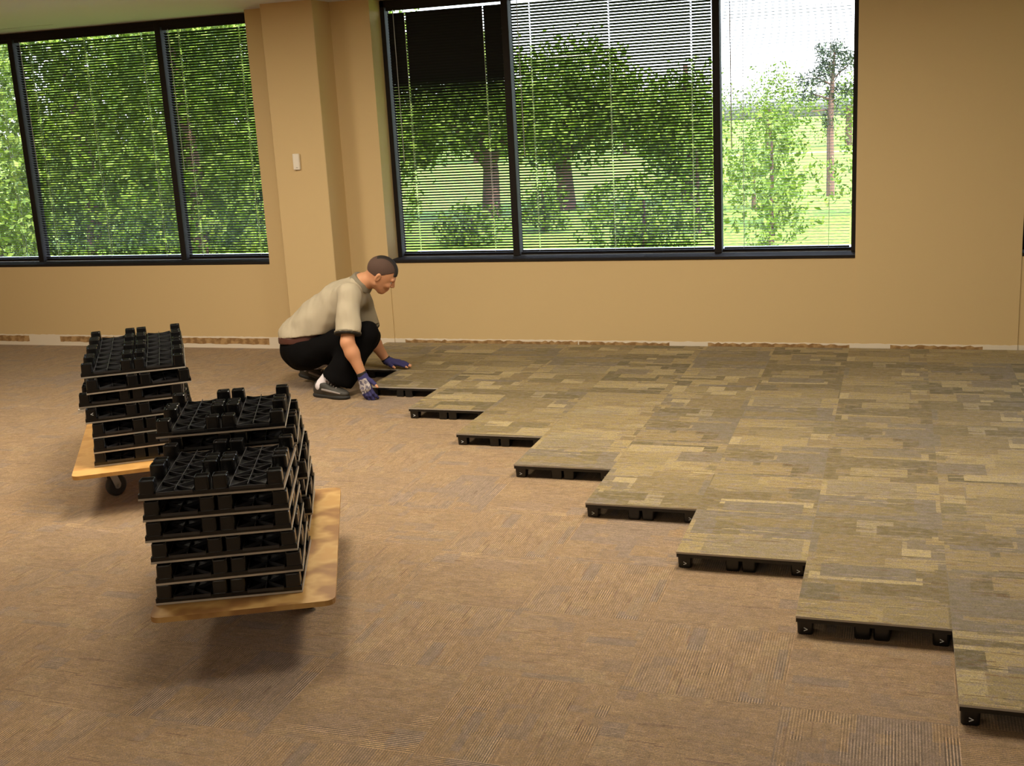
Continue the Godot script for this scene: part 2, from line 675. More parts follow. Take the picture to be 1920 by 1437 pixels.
func room() -> void:
	var fl := MB.new()
	var x0 := -6.5
	var x1 := 9.5
	var z1 := 15.0
	fl.quad(Vector3(x0, 0, WZ), Vector3(x1, 0, WZ), Vector3(x1, 0, z1), Vector3(x0, 0, z1), Vector2(x0 / 2, WZ / 2), Vector2(x1 / 2, WZ / 2), Vector2(x1 / 2, z1 / 2), Vector2(x0 / 2, z1 / 2))
	fl.box(Vector3(x0 - 0.3, -0.3, WZ - 0.36), Vector3(x1 + 0.3, -0.002, z1 + 0.3))
	struct("floor", fl, M["old ribbed carpet"])
	# the ceiling, with a narrow air slot left open along the left window
	var sa := WZ + 0.16
	var sb := WZ + 0.185
	struct("ceiling", boxes([[x0 - 0.3, CEIL, WZ - 0.36, x1 + 0.3, CEIL + 0.12, sa], [x0 - 0.3, CEIL, sb, x1 + 0.3, CEIL + 0.12, z1 + 0.3], [x0 - 0.3, CEIL, sa, -5.9, CEIL + 0.12, sb], [-3.62, CEIL, sa, x1 + 0.3, CEIL + 0.12, sb], [x0 - 0.3, CEIL + 0.12, WZ - 0.36, x1 + 0.3, CEIL + 0.25, z1 + 0.3]]), M["ceiling paint"])
	var back := WZ - 0.36
	var bw := MB.new()
	for b in [[x0 - 0.3, -5.455, 0.0, CEIL], [-1.985, -0.94, 0.0, CEIL], [2.53, 3.574, 0.0, CEIL], [7.04, x1 + 0.3, 0.0, CEIL]]:
		bw.box(Vector3(b[0], b[2], back), Vector3(b[1], b[3], WZ))
	for w in [[-5.455, -1.985, 0.0], [-0.94, 2.53, 0.007], [3.574, 7.04, 0.007]]:
		bw.box(Vector3(w[0], 0, back), Vector3(w[1], SILL - 0.012, WZ - w[2]))
		bw.box(Vector3(w[0], HEAD, back), Vector3(w[1], CEIL, GZ - 0.02))
	struct("wall_back", bw, M["tan wall paint"])
	var cm := MB.new()
	cm.bbox(Vector3(-1.69, -0.01, WZ - 0.02), Vector3(-1.262, CEIL + 0.01, -1.655), 0.004)
	struct("wall_column", cm, M["tan wall paint"])
	struct("wall_left", boxes([[x0 - 0.3, 0, WZ, x0, CEIL, z1]]), M["tan wall paint"])
	struct("wall_right", boxes([[x1, 0, WZ, x1 + 0.3, CEIL, z1]]), M["tan wall paint"])
	struct("wall_front", boxes([[x0 - 0.3, 0, z1, x1 + 0.3, CEIL, z1 + 0.3]]), M["tan wall paint"])

	# the strip where the baseboard was pulled off
	var bb := base("baseboard_back")
	tag(bb, "", "", "", "structure")
	built("plaster_strip", ragged(-6.4, -1.69, 0.0, 0.098, WZ, 0.0015, 0.004, 11), M["bare plaster"], bb)
	built("plaster_strip", ragged(-1.262, -0.94, 0.0, 0.098, WZ, 0.0015, 0.003, 12), M["bare plaster"], bb)
	built("plaster_strip", ragged(-0.94, 2.53, 0.0, 0.098, WZ - 0.007, 0.0015, 0.004, 13), M["bare plaster"], bb)
	built("plaster_strip", ragged(2.53, 3.574, 0.0, 0.098, WZ, 0.0015, 0.004, 14), M["bare plaster"], bb)
	built("plaster_strip", ragged(3.574, 5.0, 0.0, 0.098, WZ - 0.007, 0.0015, 0.004, 15), M["bare plaster"], bb)
	for b in [[-1.69, -1.262, -1.655]]:
		built("plaster_strip", ragged(b[0], b[1], 0.0, 0.098, b[2], 0.0015, 0.003, 16), M["bare plaster"], bb)
	for r in [[-6.3, -4.46, 0.034, 0.086], [-4.13, -2.06, 0.034, 0.084]]:
		built("glue_residue", ragged(r[0], r[1], r[2], r[3], WZ, 0.003, 0.004, int(100 - r[0] * 10), 0.004), M["torn brown paper"], bb)
	for r in [[-0.85, 0.55, 0.02, 0.089], [0.56, 1.24, 0.02, 0.086], [1.52, 2.5, 0.02, 0.09]]:
		built("glue_residue", ragged(r[0], r[1], r[2], r[3], WZ - 0.007, 0.003, 0.010, int(200 + r[0] * 10), 0.004), M["torn brown paper"], bb)
	for r in [[2.77, 3.36, 0.02, 0.09]]:
		built("glue_residue", ragged(r[0], r[1], r[2], r[3], WZ, 0.003, 0.010, 333, 0.004), M["torn brown paper"], bb)


# ---------------------------------------------------------------- windows and blinds
func windows() -> void:
	# [first x, last x, mullions]
	var w := [[-5.455, -1.985, [-4.37, -2.905]], [-0.94, 2.53, [0.046, 1.575]], [3.574, 7.04, [4.56, 6.09]]]
	for k in 3:
		var a: float = w[k][0]
		var b: float = w[k][1]
		var o := base("window_%d" % (k + 1))
		tag(o, "", "", "", "structure")
		var f := MB.new()
		f.bbox(Vector3(a, SILL, GZ - 0.09), Vector3(a + 0.035, HEAD, GZ), 0.003)
		f.bbox(Vector3(b - 0.035, SILL, GZ - 0.09), Vector3(b, HEAD, GZ), 0.003)
		f.bbox(Vector3(a, HEAD - 0.05, GZ - 0.09), Vector3(b, HEAD, GZ), 0.003)
		f.bbox(Vector3(a, SILL, GZ - 0.09), Vector3(b, SILL + 0.022, GZ - 0.045), 0.003)
		built("window_frame", f, M["dark bronze"], o)
		for m in w[k][2]:
			var mb := MB.new()
			mb.bbox(Vector3(m - 0.026, SILL, GZ - 0.095), Vector3(m + 0.026, HEAD, GZ + 0.004), 0.003)
			built("mullion", mb, M["dark bronze"], o)
		var s := MB.new()
		s.bbox(Vector3(a, SILL - 0.02, GZ - 0.03), Vector3(b, SILL, WZ + 0.004), 0.003)
		built("window_sill", s, M["dark bronze"], o)
		built("outer_ledge", boxes([[a, SILL - 0.06, GZ - 0.42, b, SILL - 0.004, GZ - 0.095]]), M["white ledge"], o)
		var edges: Array = [a + 0.035] + w[k][2] + [b - 0.035]
		for i in 3:
			var l: float = edges[i] + (0.026 if i > 0 else 0.0)
			var r: float = edges[i + 1] - (0.026 if i < 2 else 0.0)
			built("pane", boxes([[l, SILL + 0.02, GZ - 0.072, r, HEAD - 0.05, GZ - 0.066]]), M["window glass"], o)
	var lab := [["slatted blind at the far left pane, slats lying flat and open", "slatted blind over the wide middle pane beside the column, full of green leaves", "slatted blind over the narrow pane next to the tan column"],
		["slatted blind nearest the worker, closed and black at its top", "wide slatted blind over the middle pane, lawn and tree crowns behind it", "slatted blind with open slats over the bright pane showing white sky"],
		["slatted blind in the window at the far right edge"]]
	var tilt := [[[4.0, 4.0], [30.0, 27.0], [34.0, 29.0]], [[63.0, 31.0], [33.0, 29.0], [3.0, 3.0]], [[34.0, 29.0]]]
	for k in 3:
		var edges: Array = [w[k][0] + 0.035] + w[k][2] + [w[k][1] - 0.035]
		for i in lab[k].size():
			blind(edges[i] + (0.042 if i > 0 else 0.016), edges[i + 1] - (0.034 if i < 2 else 0.012), tilt[k][i], lab[k][i], k > 0 or i > 0)


func slat_mesh(len: float, cords: Array) -> ArrayMesh:
	var mb := MB.new()
	var pts := []
	for i in 5:
		var u := (i - 2) / 2.0
		pts.append(Vector2(u * 0.0125, 0.0022 * (1.0 - u * u)))
	# runs of slat between the oblong holes that the lift cords pass through
	var runs := []
	var from := -len / 2
	for c in cords:
		runs.append([from, c - 0.005, false])
		runs.append([c - 0.005, c + 0.005, true])
		from = c + 0.005
	runs.append([from, len / 2, false])
	for r in runs:
		for i in 4:
			if r[2] and (i == 1 or i == 2):
				continue
			var a: Vector2 = pts[i]
			var b: Vector2 = pts[i + 1]
			for s in [0.0, -0.0006]:
				mb.face(Vector3(r[0], a.y + s, a.x), Vector3(r[1], a.y + s, a.x), Vector3(r[1], b.y + s, b.x), Vector3(r[0], b.y + s, b.x), Vector3((r[0] + r[1]) * 0.5, (a.y + b.y) * 0.5 - 0.0003, (a.x + b.x) * 0.5))
	return mb.mesh()


func blind(x0: float, x1: float, tilt: Array, label: String, wand: bool) -> void:
	var z := GZ - 0.026
	var o := base("window_blind", Vector3((x0 + x1) * 0.5, 0, z))
	tag(o, label, "blind", "slatted window blinds")
	var len := x1 - x0
	var hr := MB.new()
	hr.bbox(Vector3(-len / 2 - 0.008, HEAD - 0.075, -0.014), Vector3(len / 2 + 0.006, HEAD - 0.035, 0.014), 0.002)
	built("headrail", hr, M["dark bronze"], o)
	var nc := 3 if len > 1.2 else 2
	var cords := []
	for i in nc:
		cords.append(lerpf(-len / 2 + 0.14, len / 2 - 0.14, float(i) / (nc - 1)))
	var sm := slat_mesh(len, cords)
	var y := 2.541
	rng.seed = int(x0 * 1000)
	while y > 0.772:
		var t: float
		if tilt[0] > 40.0:
			t = lerpf(tilt[1], tilt[0], smoothstep(1.66, 2.24, y))
		else:
			t = lerpf(tilt[1], tilt[0], (y - 0.7) / 1.85)
		t += rng.randf_range(-1.2, 1.2)
		part("slat", sm, M["slat lacquer"], o, Transform3D(Basis(Vector3.RIGHT, -deg_to_rad(t)) * Basis(Vector3.BACK, rng.randf_range(-0.0006, 0.0006)), Vector3(0, y, 0)))
		y -= 0.0208
	var br := MB.new()
	br.bbox(Vector3(-len / 2, 0.741, -0.012), Vector3(len / 2, 0.753, 0.012), 0.003)
	built("bottom_rail", br, M["slat lacquer"], o)
	for cx in cords:
		var c := MB.new()
		for s in [-0.0135, 0.0135]:
			c.tube(Vector3(cx, 0.745, s), Vector3(cx, HEAD - 0.07, s), 0.0012, 0.0012, 5)
		built("ladder_cord", c, M["cord"], o)
	if wand:
		var wd := MB.new()
		wd.tube(Vector3(-len / 2 + 0.055, HEAD - 0.07, 0.024), Vector3(-len / 2 + 0.06, 1.45, 0.022), 0.0035, 0.0035, 8)
		built("tilt_wand", wd, M["wand"], o)


# ---------------------------------------------------------------- outside
func clump(leaf: float, spread: float, n: int, sd: int, slim := 0.5) -> ArrayMesh:
	rng.seed = sd
	var mb := MB.new()
	for i in n:
		var p := Vector3(rng.randf_range(-1, 1), rng.randf_range(-1, 1), rng.randf_range(-1, 1)) * spread
		var d := Vector3(rng.randf_range(-1, 1), rng.randf_range(-1, 0.5), rng.randf_range(-1, 1)).normalized()
		var s := d.cross(Vector3(rng.randf_range(-1, 1), rng.randf_range(-1, 1), rng.randf_range(-1, 1))).normalized()
		var l := leaf * rng.randf_range(0.7, 1.3)
		var up := s.cross(d) * l * 0.12
		mb.quad(p, p + d * l * 0.5 + s * l * slim * 0.5 + up, p + d * l, p + d * l * 0.5 - s * l * slim * 0.5 + up)
	return mb.mesh()


func crown(parent: Node3D, blobs: Array, mesh: Mesh, m: Material, density: float, sd: int, called := "crown") -> void:
	rng.seed = sd
	var tr := []
	var cl := []
	for b in blobs:
		var c: Vector3 = b[0]
		var r: Vector3 = b[1]
		var n := int(density * (r.x * r.y + r.y * r.z + r.x * r.z))
		for i in n:
			var d := Vector3(rng.randfn(), rng.randfn(), rng.randfn()).normalized()
			var rad := pow(rng.randf(), 0.42)
			var p := c + d * r * rad
			var bs := Basis.from_euler(Vector3(rng.randf() * TAU, rng.randf() * TAU, rng.randf() * TAU)).scaled(Vector3.ONE * rng.randf_range(0.75, 1.3))
			tr.append(Transform3D(bs, p))
			var v := rng.randf_range(0.75, 1.15)
			cl.append(Color(v, v * rng.randf_range(0.94, 1.04), v * rng.randf_range(0.8, 1.0)))
	var mm := MultiMesh.new()
	mm.transform_format = MultiMesh.TRANSFORM_3D
	mm.use_colors = true
	mm.mesh = mesh
	mm.instance_count = tr.size()
	for i in tr.size():
		mm.set_instance_transform(i, tr[i])
		mm.set_instance_color(i, cl[i])
	var o := MultiMeshInstance3D.new()
	o.name = called
	o.multimesh = mm
	o.material_override = m
	parent.add_child(o, true)
	tag(o, "", "", "", "stuff")


func tree(called: String, label: String, category: String, at: Vector3, stems: Array, blobs: Array, mesh: Mesh, m: Material, density: float, sd: int, group := "") -> void:
	var o := base(called, at)
	tag(o, label, category, group)
	for s in stems:
		var mb := MB.new()
		for i in s.size() - 1:
			mb.tube(s[i][0], s[i + 1][0], s[i][1], s[i + 1][1], 9)
		built("trunk" if s == stems[0] else "branch", mb, M["bark"], o)
	crown(o, blobs, mesh, m, density, sd)


func outside() -> void:
	var g := boxes([[-70, GROUND - 0.5, -110, 60, GROUND, WZ - 0.5]])
	var lawn := struct("lawn", g, M["lawn"])
	struct("path", boxes([[-70, GROUND - 0.01, -39.2, 60, GROUND + 0.012, -38.6]]), M["pale path"], lawn)
	var near_leaf := clump(0.085, 0.12, 10, 1)
	var far_leaf := clump(0.15, 0.24, 10, 2)
	var needle := clump(0.13, 0.10, 12, 3, 0.14)
	var V := func(x, y, z): return Vector3(x, y, z)
	# the green wall of leaves outside the window beside the column
	var left := [
		[-6.4, -7.6, 1.5, "", "dense leafy tree outside the narrow pane beside the column"],
		[-8.6, -8.2, 1.7, "", "bright leafy tree behind the middle pane of the column-side window"],
		[-11.0, -8.8, 1.7, "", "bright leafy tree behind the far left pane"],
		[-13.6, -9.6, 1.8, "", "leafy tree standing furthest left outside the windows"],
		[-10.2, -13.0, 2.4, "", "tall tree behind the bright leafy trees"],
		[-7.2, -12.4, 2.2, "", "shaded tree behind the dense leafy tree by the column"]]
	var k := 0
	for l in left:
		var r: float = l[2]
		tree("leafy_tree", l[4], "tree", Vector3(l[0], GROUND, l[1]), [[[Vector3.ZERO, 0.12], [Vector3(0.1, 1.5, 0), 0.10], [Vector3(0, 3.2, 0.1), 0.05]]],
			[[Vector3(0, 0.7, 0), Vector3(r, 0.9, r * 0.7)], [Vector3(-0.2, 1.9, 0.1), Vector3(r * 1.05, 1.1, r * 0.8)], [Vector3(0.2, 3.1, 0), Vector3(r * 0.95, 1.0, r * 0.8)], [Vector3(0.1, 4.1, -0.2), Vector3(r * 0.7, 0.8, r * 0.6)]],
			near_leaf, M["leaf"], 105.0, 50 + k, "trees outside the windows")
		k += 1
	# trees on the lawn
	tree("lawn_tree", "spreading dark tree with a bare trunk, behind the blind nearest the worker", "tree", Vector3(-5.1, GROUND, -16.2),
		[[[Vector3.ZERO, 0.20], [Vector3(0.05, 1.0, 0), 0.16], [Vector3(-0.1, 2.0, 0), 0.12]], [[Vector3(0.03, 1.0, 0), 0.1], [Vector3(-0.7, 2.0, 0.2), 0.05]], [[Vector3(0.03, 1.1, 0), 0.1], [Vector3(0.8, 2.1, 0), 0.05]]],
		[[Vector3(-0.9, 2.2, 0), Vector3(1.4, 0.85, 1.2)], [Vector3(0.5, 2.1, 0), Vector3(1.2, 0.8, 1.0)], [Vector3(-2.0, 1.7, 0.2), Vector3(1.1, 0.8, 0.9)], [Vector3(-0.2, 3.2, 0), Vector3(0.9, 0.4, 0.8)], [Vector3(-1.9, 3.5, 0), Vector3(0.9, 0.8, 0.8)]],
		far_leaf, M["leaf"], 85.0, 71, "trees outside the windows")
	tree("lawn_tree", "largest tree crown behind the wide middle blind, sloping down to one side", "tree", Vector3(-4.0, GROUND, -18.0),
		[[[Vector3.ZERO, 0.22], [Vector3(-0.05, 1.2, 0), 0.16], [Vector3(0.2, 2.6, 0), 0.1]], [[Vector3(0, 1.1, 0), 0.11], [Vector3(1.2, 2.0, 0), 0.05]]],
		[[Vector3(0.2, 2.8, 0), Vector3(1.2, 0.75, 1.2)], [Vector3(1.5, 2.0, 0.1), Vector3(1.2, 0.7, 1.0)], [Vector3(0.0, 1.75, 0.2), Vector3(1.4, 0.85, 1.1)], [Vector3(2.4, 1.55, 0), Vector3(0.9, 0.65, 0.8)]],
		far_leaf, M["leaf"], 85.0, 72, "trees outside the windows")
	tree("lawn_tree", "upright dark tree behind the mullion between the wide blind and the bright pane", "tree", Vector3(-1.55, GROUND, -19.0),
		[[[Vector3.ZERO, 0.14], [Vector3(0, 2.9, 0), 0.05]]],
		[[Vector3(0, 1.0, 0), Vector3(0.9, 0.9, 0.8)], [Vector3(0.05, 2.1, 0), Vector3(0.55, 0.75, 0.5)]],
		far_leaf, M["leaf"], 85.0, 73, "trees outside the windows")
	# low dark shrubs under the wide blind
	var sh := [[-0.75, -10.6, 1.05, 0.75, "", "dark shrub mass low behind the wide middle blind, near the bright pane"], [-3.9, -11.8, 0.7, 0.45, "", "low shrub at the foot of the blind nearest the worker"], [-3.2, -13.6, 0.55, 0.7, "", "small dark bush by the trunk behind the wide middle blind"]]
	for s in sh:
		tree("shrub", s[5], "shrub", Vector3(s[0], GROUND, s[1]), [[[Vector3.ZERO, 0.04], [Vector3(0, s[3], 0), 0.02]]], [[Vector3(0, s[3] * 0.55, 0), Vector3(s[2], s[3], s[2] * 0.7)]], near_leaf, M["leaf"], 150.0, 80 + k, "shrubs outside the windows")
		k += 1
	# hedge line at the far end of the lawn
	for i in 9:
		var hx := -24.0 + i * 3.1
		tree("far_tree", "distant tree in the line beyond the lawn, number %s from the column side" % ["one", "two", "three", "four", "five", "six", "seven", "eight", "nine"][i], "tree", Vector3(hx, GROUND, -42.0 - (i % 3)), [[[Vector3.ZERO, 0.16], [Vector3(0, 1.6, 0), 0.1]]],
			[[Vector3(0, 1.3, 0), Vector3(2.0, 1.3, 1.4)], [Vector3(0.5, 2.3, 0), Vector3(1.4, 0.9 + 0.3 * (i % 2), 1.2)]], far_leaf, M["leaf"], 22.0, 110 + i, "distant trees beyond the lawn")
	# what the bright pane shows: a thin pine and pale bushes
	tree("pine_tree", "thin straggly pine with bare branches, against the white sky in the bright pane", "pine tree", Vector3(1.42, GROUND, -19.5),
		[[[Vector3.ZERO, 0.09], [Vector3(-0.02, 1.6, 0), 0.07], [Vector3(0.05, 3.0, 0), 0.02]], [[Vector3(0, 2.0, 0), 0.025], [Vector3(-0.42, 2.15, 0), 0.01]], [[Vector3(0, 2.3, 0), 0.025], [Vector3(-0.36, 2.5, 0.1), 0.01]], [[Vector3(0, 1.8, 0), 0.02], [Vector3(-0.4, 1.78, 0), 0.01]], [[Vector3(0, 2.4, 0), 0.02], [Vector3(0.35, 2.7, 0), 0.01]]],
		[[Vector3(0.06, 2.95, 0), Vector3(0.42, 0.18, 0.3)], [Vector3(-0.1, 2.6, 0), Vector3(0.36, 0.2, 0.25)], [Vector3(-0.36, 2.38, 0), Vector3(0.36, 0.10, 0.2)], [Vector3(-0.5, 2.08, 0), Vector3(0.28, 0.06, 0.15)], [Vector3(0.4, 2.75, 0), Vector3(0.25, 0.14, 0.2)], [Vector3(0.0, 2.15, 0), Vector3(0.16, 0.24, 0.14)], [Vector3(0.3, 2.2, 0), Vector3(0.22, 0.08, 0.14)], [Vector3(-0.02, 1.6, 0), Vector3(0.1, 0.4, 0.1)]],
		needle, M["needle"], 120.0, 140)
	var pale := [[-0.35, -13.0, 0.42, 1.7, "tall pale bush at the mullion side of the bright pane"], [0.75, -14.0, 0.85, 1.75, "pale yellow-green bush below the pine in the bright pane"], [1.1, -10.5, 0.75, 0.95, "bluish-green low bush at the foot of the bright pane"], [0.1, -17.0, 0.9, 1.2, "pale bush in the middle distance of the bright pane"], [2.3, -15.5, 0.8, 1.5, "pale bush behind the wall edge past the bright pane"]]
	for s in pale:
		tree("pale_bush", s[4], "bush", Vector3(s[0], GROUND, s[1]), [[[Vector3.ZERO, 0.05], [Vector3(0, s[3] * 0.8, 0), 0.02]]], [[Vector3(0, s[3] * 0.45, 0), Vector3(s[2], s[3] * 0.55, s[2] * 0.8)], [Vector3(0.1, s[3] * 0.85, 0), Vector3(s[2] * 0.6, s[3] * 0.35, s[2] * 0.5)]], near_leaf, M["leaf"], 55.0, 150 + k, "bushes outside the bright pane")
		k += 1


# ---------------------------------------------------------------- raised floor panels
var PM := {}


func panel_meshes() -> void:
	for d in [S, 0.415]:
		var w := S - 0.0006
		var dd: float = d - 0.0006
		var y0 := 0.0605
		var e := 0.0005
		var c := MB.new()
		var x := w / 2
		var z := dd / 2
		var v1: float = d / S
		c.quad(Vector3(-S / 2, H, -d / 2), Vector3(S / 2, H, -d / 2), Vector3(S / 2, H, d / 2), Vector3(-S / 2, H, d / 2), Vector2(0.01, 1.0 - v1 + 0.01), Vector2(0.99, 1.0 - v1 + 0.01), Vector2(0.99, 0.99), Vector2(0.01, 0.99))
		PM["tile%s" % d] = c.mesh()
		var ct := MB.new()
		ct.quad(Vector3(-S / 2, H, -d / 2), Vector3(S / 2, H, -d / 2), Vector3(S / 2, H, d / 2), Vector3(-S / 2, H, d / 2), Vector2(0.99, v1 - 0.01), Vector2(0.01, v1 - 0.01), Vector2(0.01, 0.01), Vector2(0.99, 0.01))
		PM["turned%s" % d] = ct.mesh()
		var g := MB.new()
		for s in [[Vector3(-1, 0, 0), 0], [Vector3(1, 0, 0), 0], [Vector3(0, 0, -1), 1], [Vector3(0, 0, 1), 1]]:
			var n: Vector3 = s[0]
			var t := Vector3(-n.z, 0, n.x)
			var hn := x if s[1] == 0 else z
			var ht := z if s[1] == 0 else x
			g.face(n * hn + t * ht + Vector3.UP * y0, n * hn - t * ht + Vector3.UP * y0, n * hn - t * ht + Vector3.UP * (H - e), n * hn + t * ht + Vector3.UP * (H - e), Vector3(0, y0, 0))
			g.face(n * hn + t * ht + Vector3.UP * (H - e), n * hn - t * ht + Vector3.UP * (H - e), n * (hn - e) - t * (ht - e) + Vector3.UP * H, n * (hn - e) + t * (ht - e) + Vector3.UP * H, Vector3(0, y0, 0))
		g.quad(Vector3(-x, y0, z), Vector3(x, y0, z), Vector3(x, y0, -z), Vector3(-x, y0, -z))
		PM["edge%s" % d] = g.mesh()
		var f := MB.new()
		x -= 0.001
		z -= 0.001
		f.box(Vector3(-x, 0.051, -z), Vector3(x, y0, z))
		for s in [-1, 1]:
			f.box(Vector3(minf(s * x, s * (x - 0.004)), 0.046, -z), Vector3(maxf(s * x, s * (x - 0.004)), 0.0515, z))
			f.box(Vector3(-x + 0.004, 0.046, minf(s * z, s * (z - 0.004))), Vector3(x - 0.004, 0.0515, maxf(s * z, s * (z - 0.004))))
		PM["deck%s" % d] = f.mesh()
	# a leg: rounded foot, slightly tapered, open at its foot
	var lg := MB.new()
	var o := rounded(0.056, 0.056, 0.010, 3)
	var n := o.size()
	for i in n:
		var a := o[i]
		var b := o[(i + 1) % n]
		var T := func(q: Vector2, k: float, y: float): return Vector3(q.x * k, y, q.y * k)
		var mid := Vector3(0, 0.025, 0)
		lg.face(T.call(a, 1.0, 0.0515), T.call(b, 1.0, 0.0515), T.call(b, 0.93, 0.003), T.call(a, 0.93, 0.003), mid)
		lg.face(T.call(a, 0.93, 0.003), T.call(b, 0.93, 0.003), T.call(b, 0.88, 0.0), T.call(a, 0.88, 0.0), mid)
		lg.face(T.call(a, 0.88, 0.0), T.call(b, 0.88, 0.0), T.call(b, 0.78, 0.0), T.call(a, 0.78, 0.0), mid)
		lg.quad(T.call(a, 0.78, 0.0), T.call(b, 0.78, 0.0), T.call(b, 0.74, 0.006), T.call(a, 0.74, 0.006))
		lg.tri(T.call(a, 0.74, 0.006), T.call(b, 0.74, 0.006), Vector3(0, 0.006, 0))
	PM["leg"] = lg.mesh()
	var ar := MB.new()
	for s in [-1, 1]:
		ar.box(Vector3(-0.007, -0.0012, 0), Vector3(0.007, 0.0012, 0.0012), Transform3D(Basis(Vector3.BACK, s * 0.45), Vector3(0, -s * 0.0028, 0)))
	PM["arrow"] = ar.mesh()
	var rb := MB.new()
	for hx in [-0.125, 0.125]:
		rb.box(Vector3(hx - 0.0012, 0.037, -0.245), Vector3(hx + 0.0012, 0.0515, 0.245))
		for i in 4:
			var zc := -0.1875 + i * 0.125
			var L := sqrt(0.125 * 0.125 + 0.118 * 0.118)
			for s in [-1, 1]:
				rb.box(Vector3(-L / 2, 0.0395, -0.0011), Vector3(L / 2, 0.0515, 0.0011), Transform3D(Basis(Vector3.UP, s * atan2(0.118, 0.125)), Vector3(hx, 0, zc)))
			rb.box(Vector3(hx - 0.0625, 0.0415, zc - 0.0635), Vector3(hx + 0.0625, 0.0515, zc - 0.0615))
	for hx in [-0.063, -0.187, 0.063, 0.187]:
		rb.box(Vector3(hx - 0.0012, 0.039, -0.245), Vector3(hx + 0.0012, 0.0515, 0.245))
	PM["ribs"] = rb.mesh()


func panel(o: Node3D, variant: int, d: float, legs: Array, arrows: Array, ribs: bool) -> void:
	part("carpet_tile", PM[("tile%s" if variant < 12 else "turned%s") % d], M["new carpet %d" % (variant % 12)], o)
	part("carpet_edge", PM["edge%s" % d], M["carpet edge yarn"], o)
	part("deck", PM["deck%s" % d], M["black plastic"], o)
	if ribs:
		part("rib_lattice", PM["ribs"], M["black plastic lattice"], o)
	var px := [-0.218, -0.031, 0.031, 0.218]
	for l in legs:
		var lz: float = px[l[1]] if d == S else px[l[1]] * d / S
		var g := part("leg", PM["leg"], M["black plastic"], o, Transform3D(Basis(), Vector3(px[l[0]], 0, lz)))
		if l in arrows:
			part("arrow_mark", PM["arrow"], M["white arrow paint"], g, Transform3D(Basis(), Vector3(0.002, 0.02, 0.0268)))


const ORD := ["first", "second", "third", "fourth", "fifth", "sixth", "seventh", "eighth", "ninth", "tenth", "eleventh"]


func floor_panels() -> void:
	panel_meshes()
	var all := []
	for i in 4:
		for j in 4:
			all.append([i, j])
	var corners := [[0, 0], [3, 0], [0, 3], [3, 3]]
	var front := [[0, 3], [3, 3]]
	var k := 0
	rng.seed = 5
	var order := []
	for i in 90:
		var v := rng.randi() % 12
		while i > 0 and (v == order[i - 1] or (i > 9 and v == order[i - 9])):
			v = rng.randi() % 12
		order.append(v)
	for row in range(-3, 7):
		var first: float = maxf(-1.0, row * S)
		var x: float = first
		var n := 0
		while x < 3.99:
			var d := 0.415 if row == -3 else S
			var zf := row * S
			var o := base("carpeted_panel", Vector3(x + S / 2, 0, zf - d / 2))
			var edge: bool = n == 0 or row == -3 and n == 0
			panel(o, order[k] + (12 if (k * 7 + row) % 5 > 2 else 0), d, all if edge else corners, front if edge else [], false)
			var where := "row along the window wall" if row == -3 else "%s row from the window wall" % ORD[row + 3]
			var which := "at the stepped edge" if n == 0 else "%s from the stepped edge" % ORD[n]
			tag(o, "carpet-topped panel, %s, %s" % [where, which], "floor panel", "laid floor panels")
			x += S
			n += 1
			k += 1


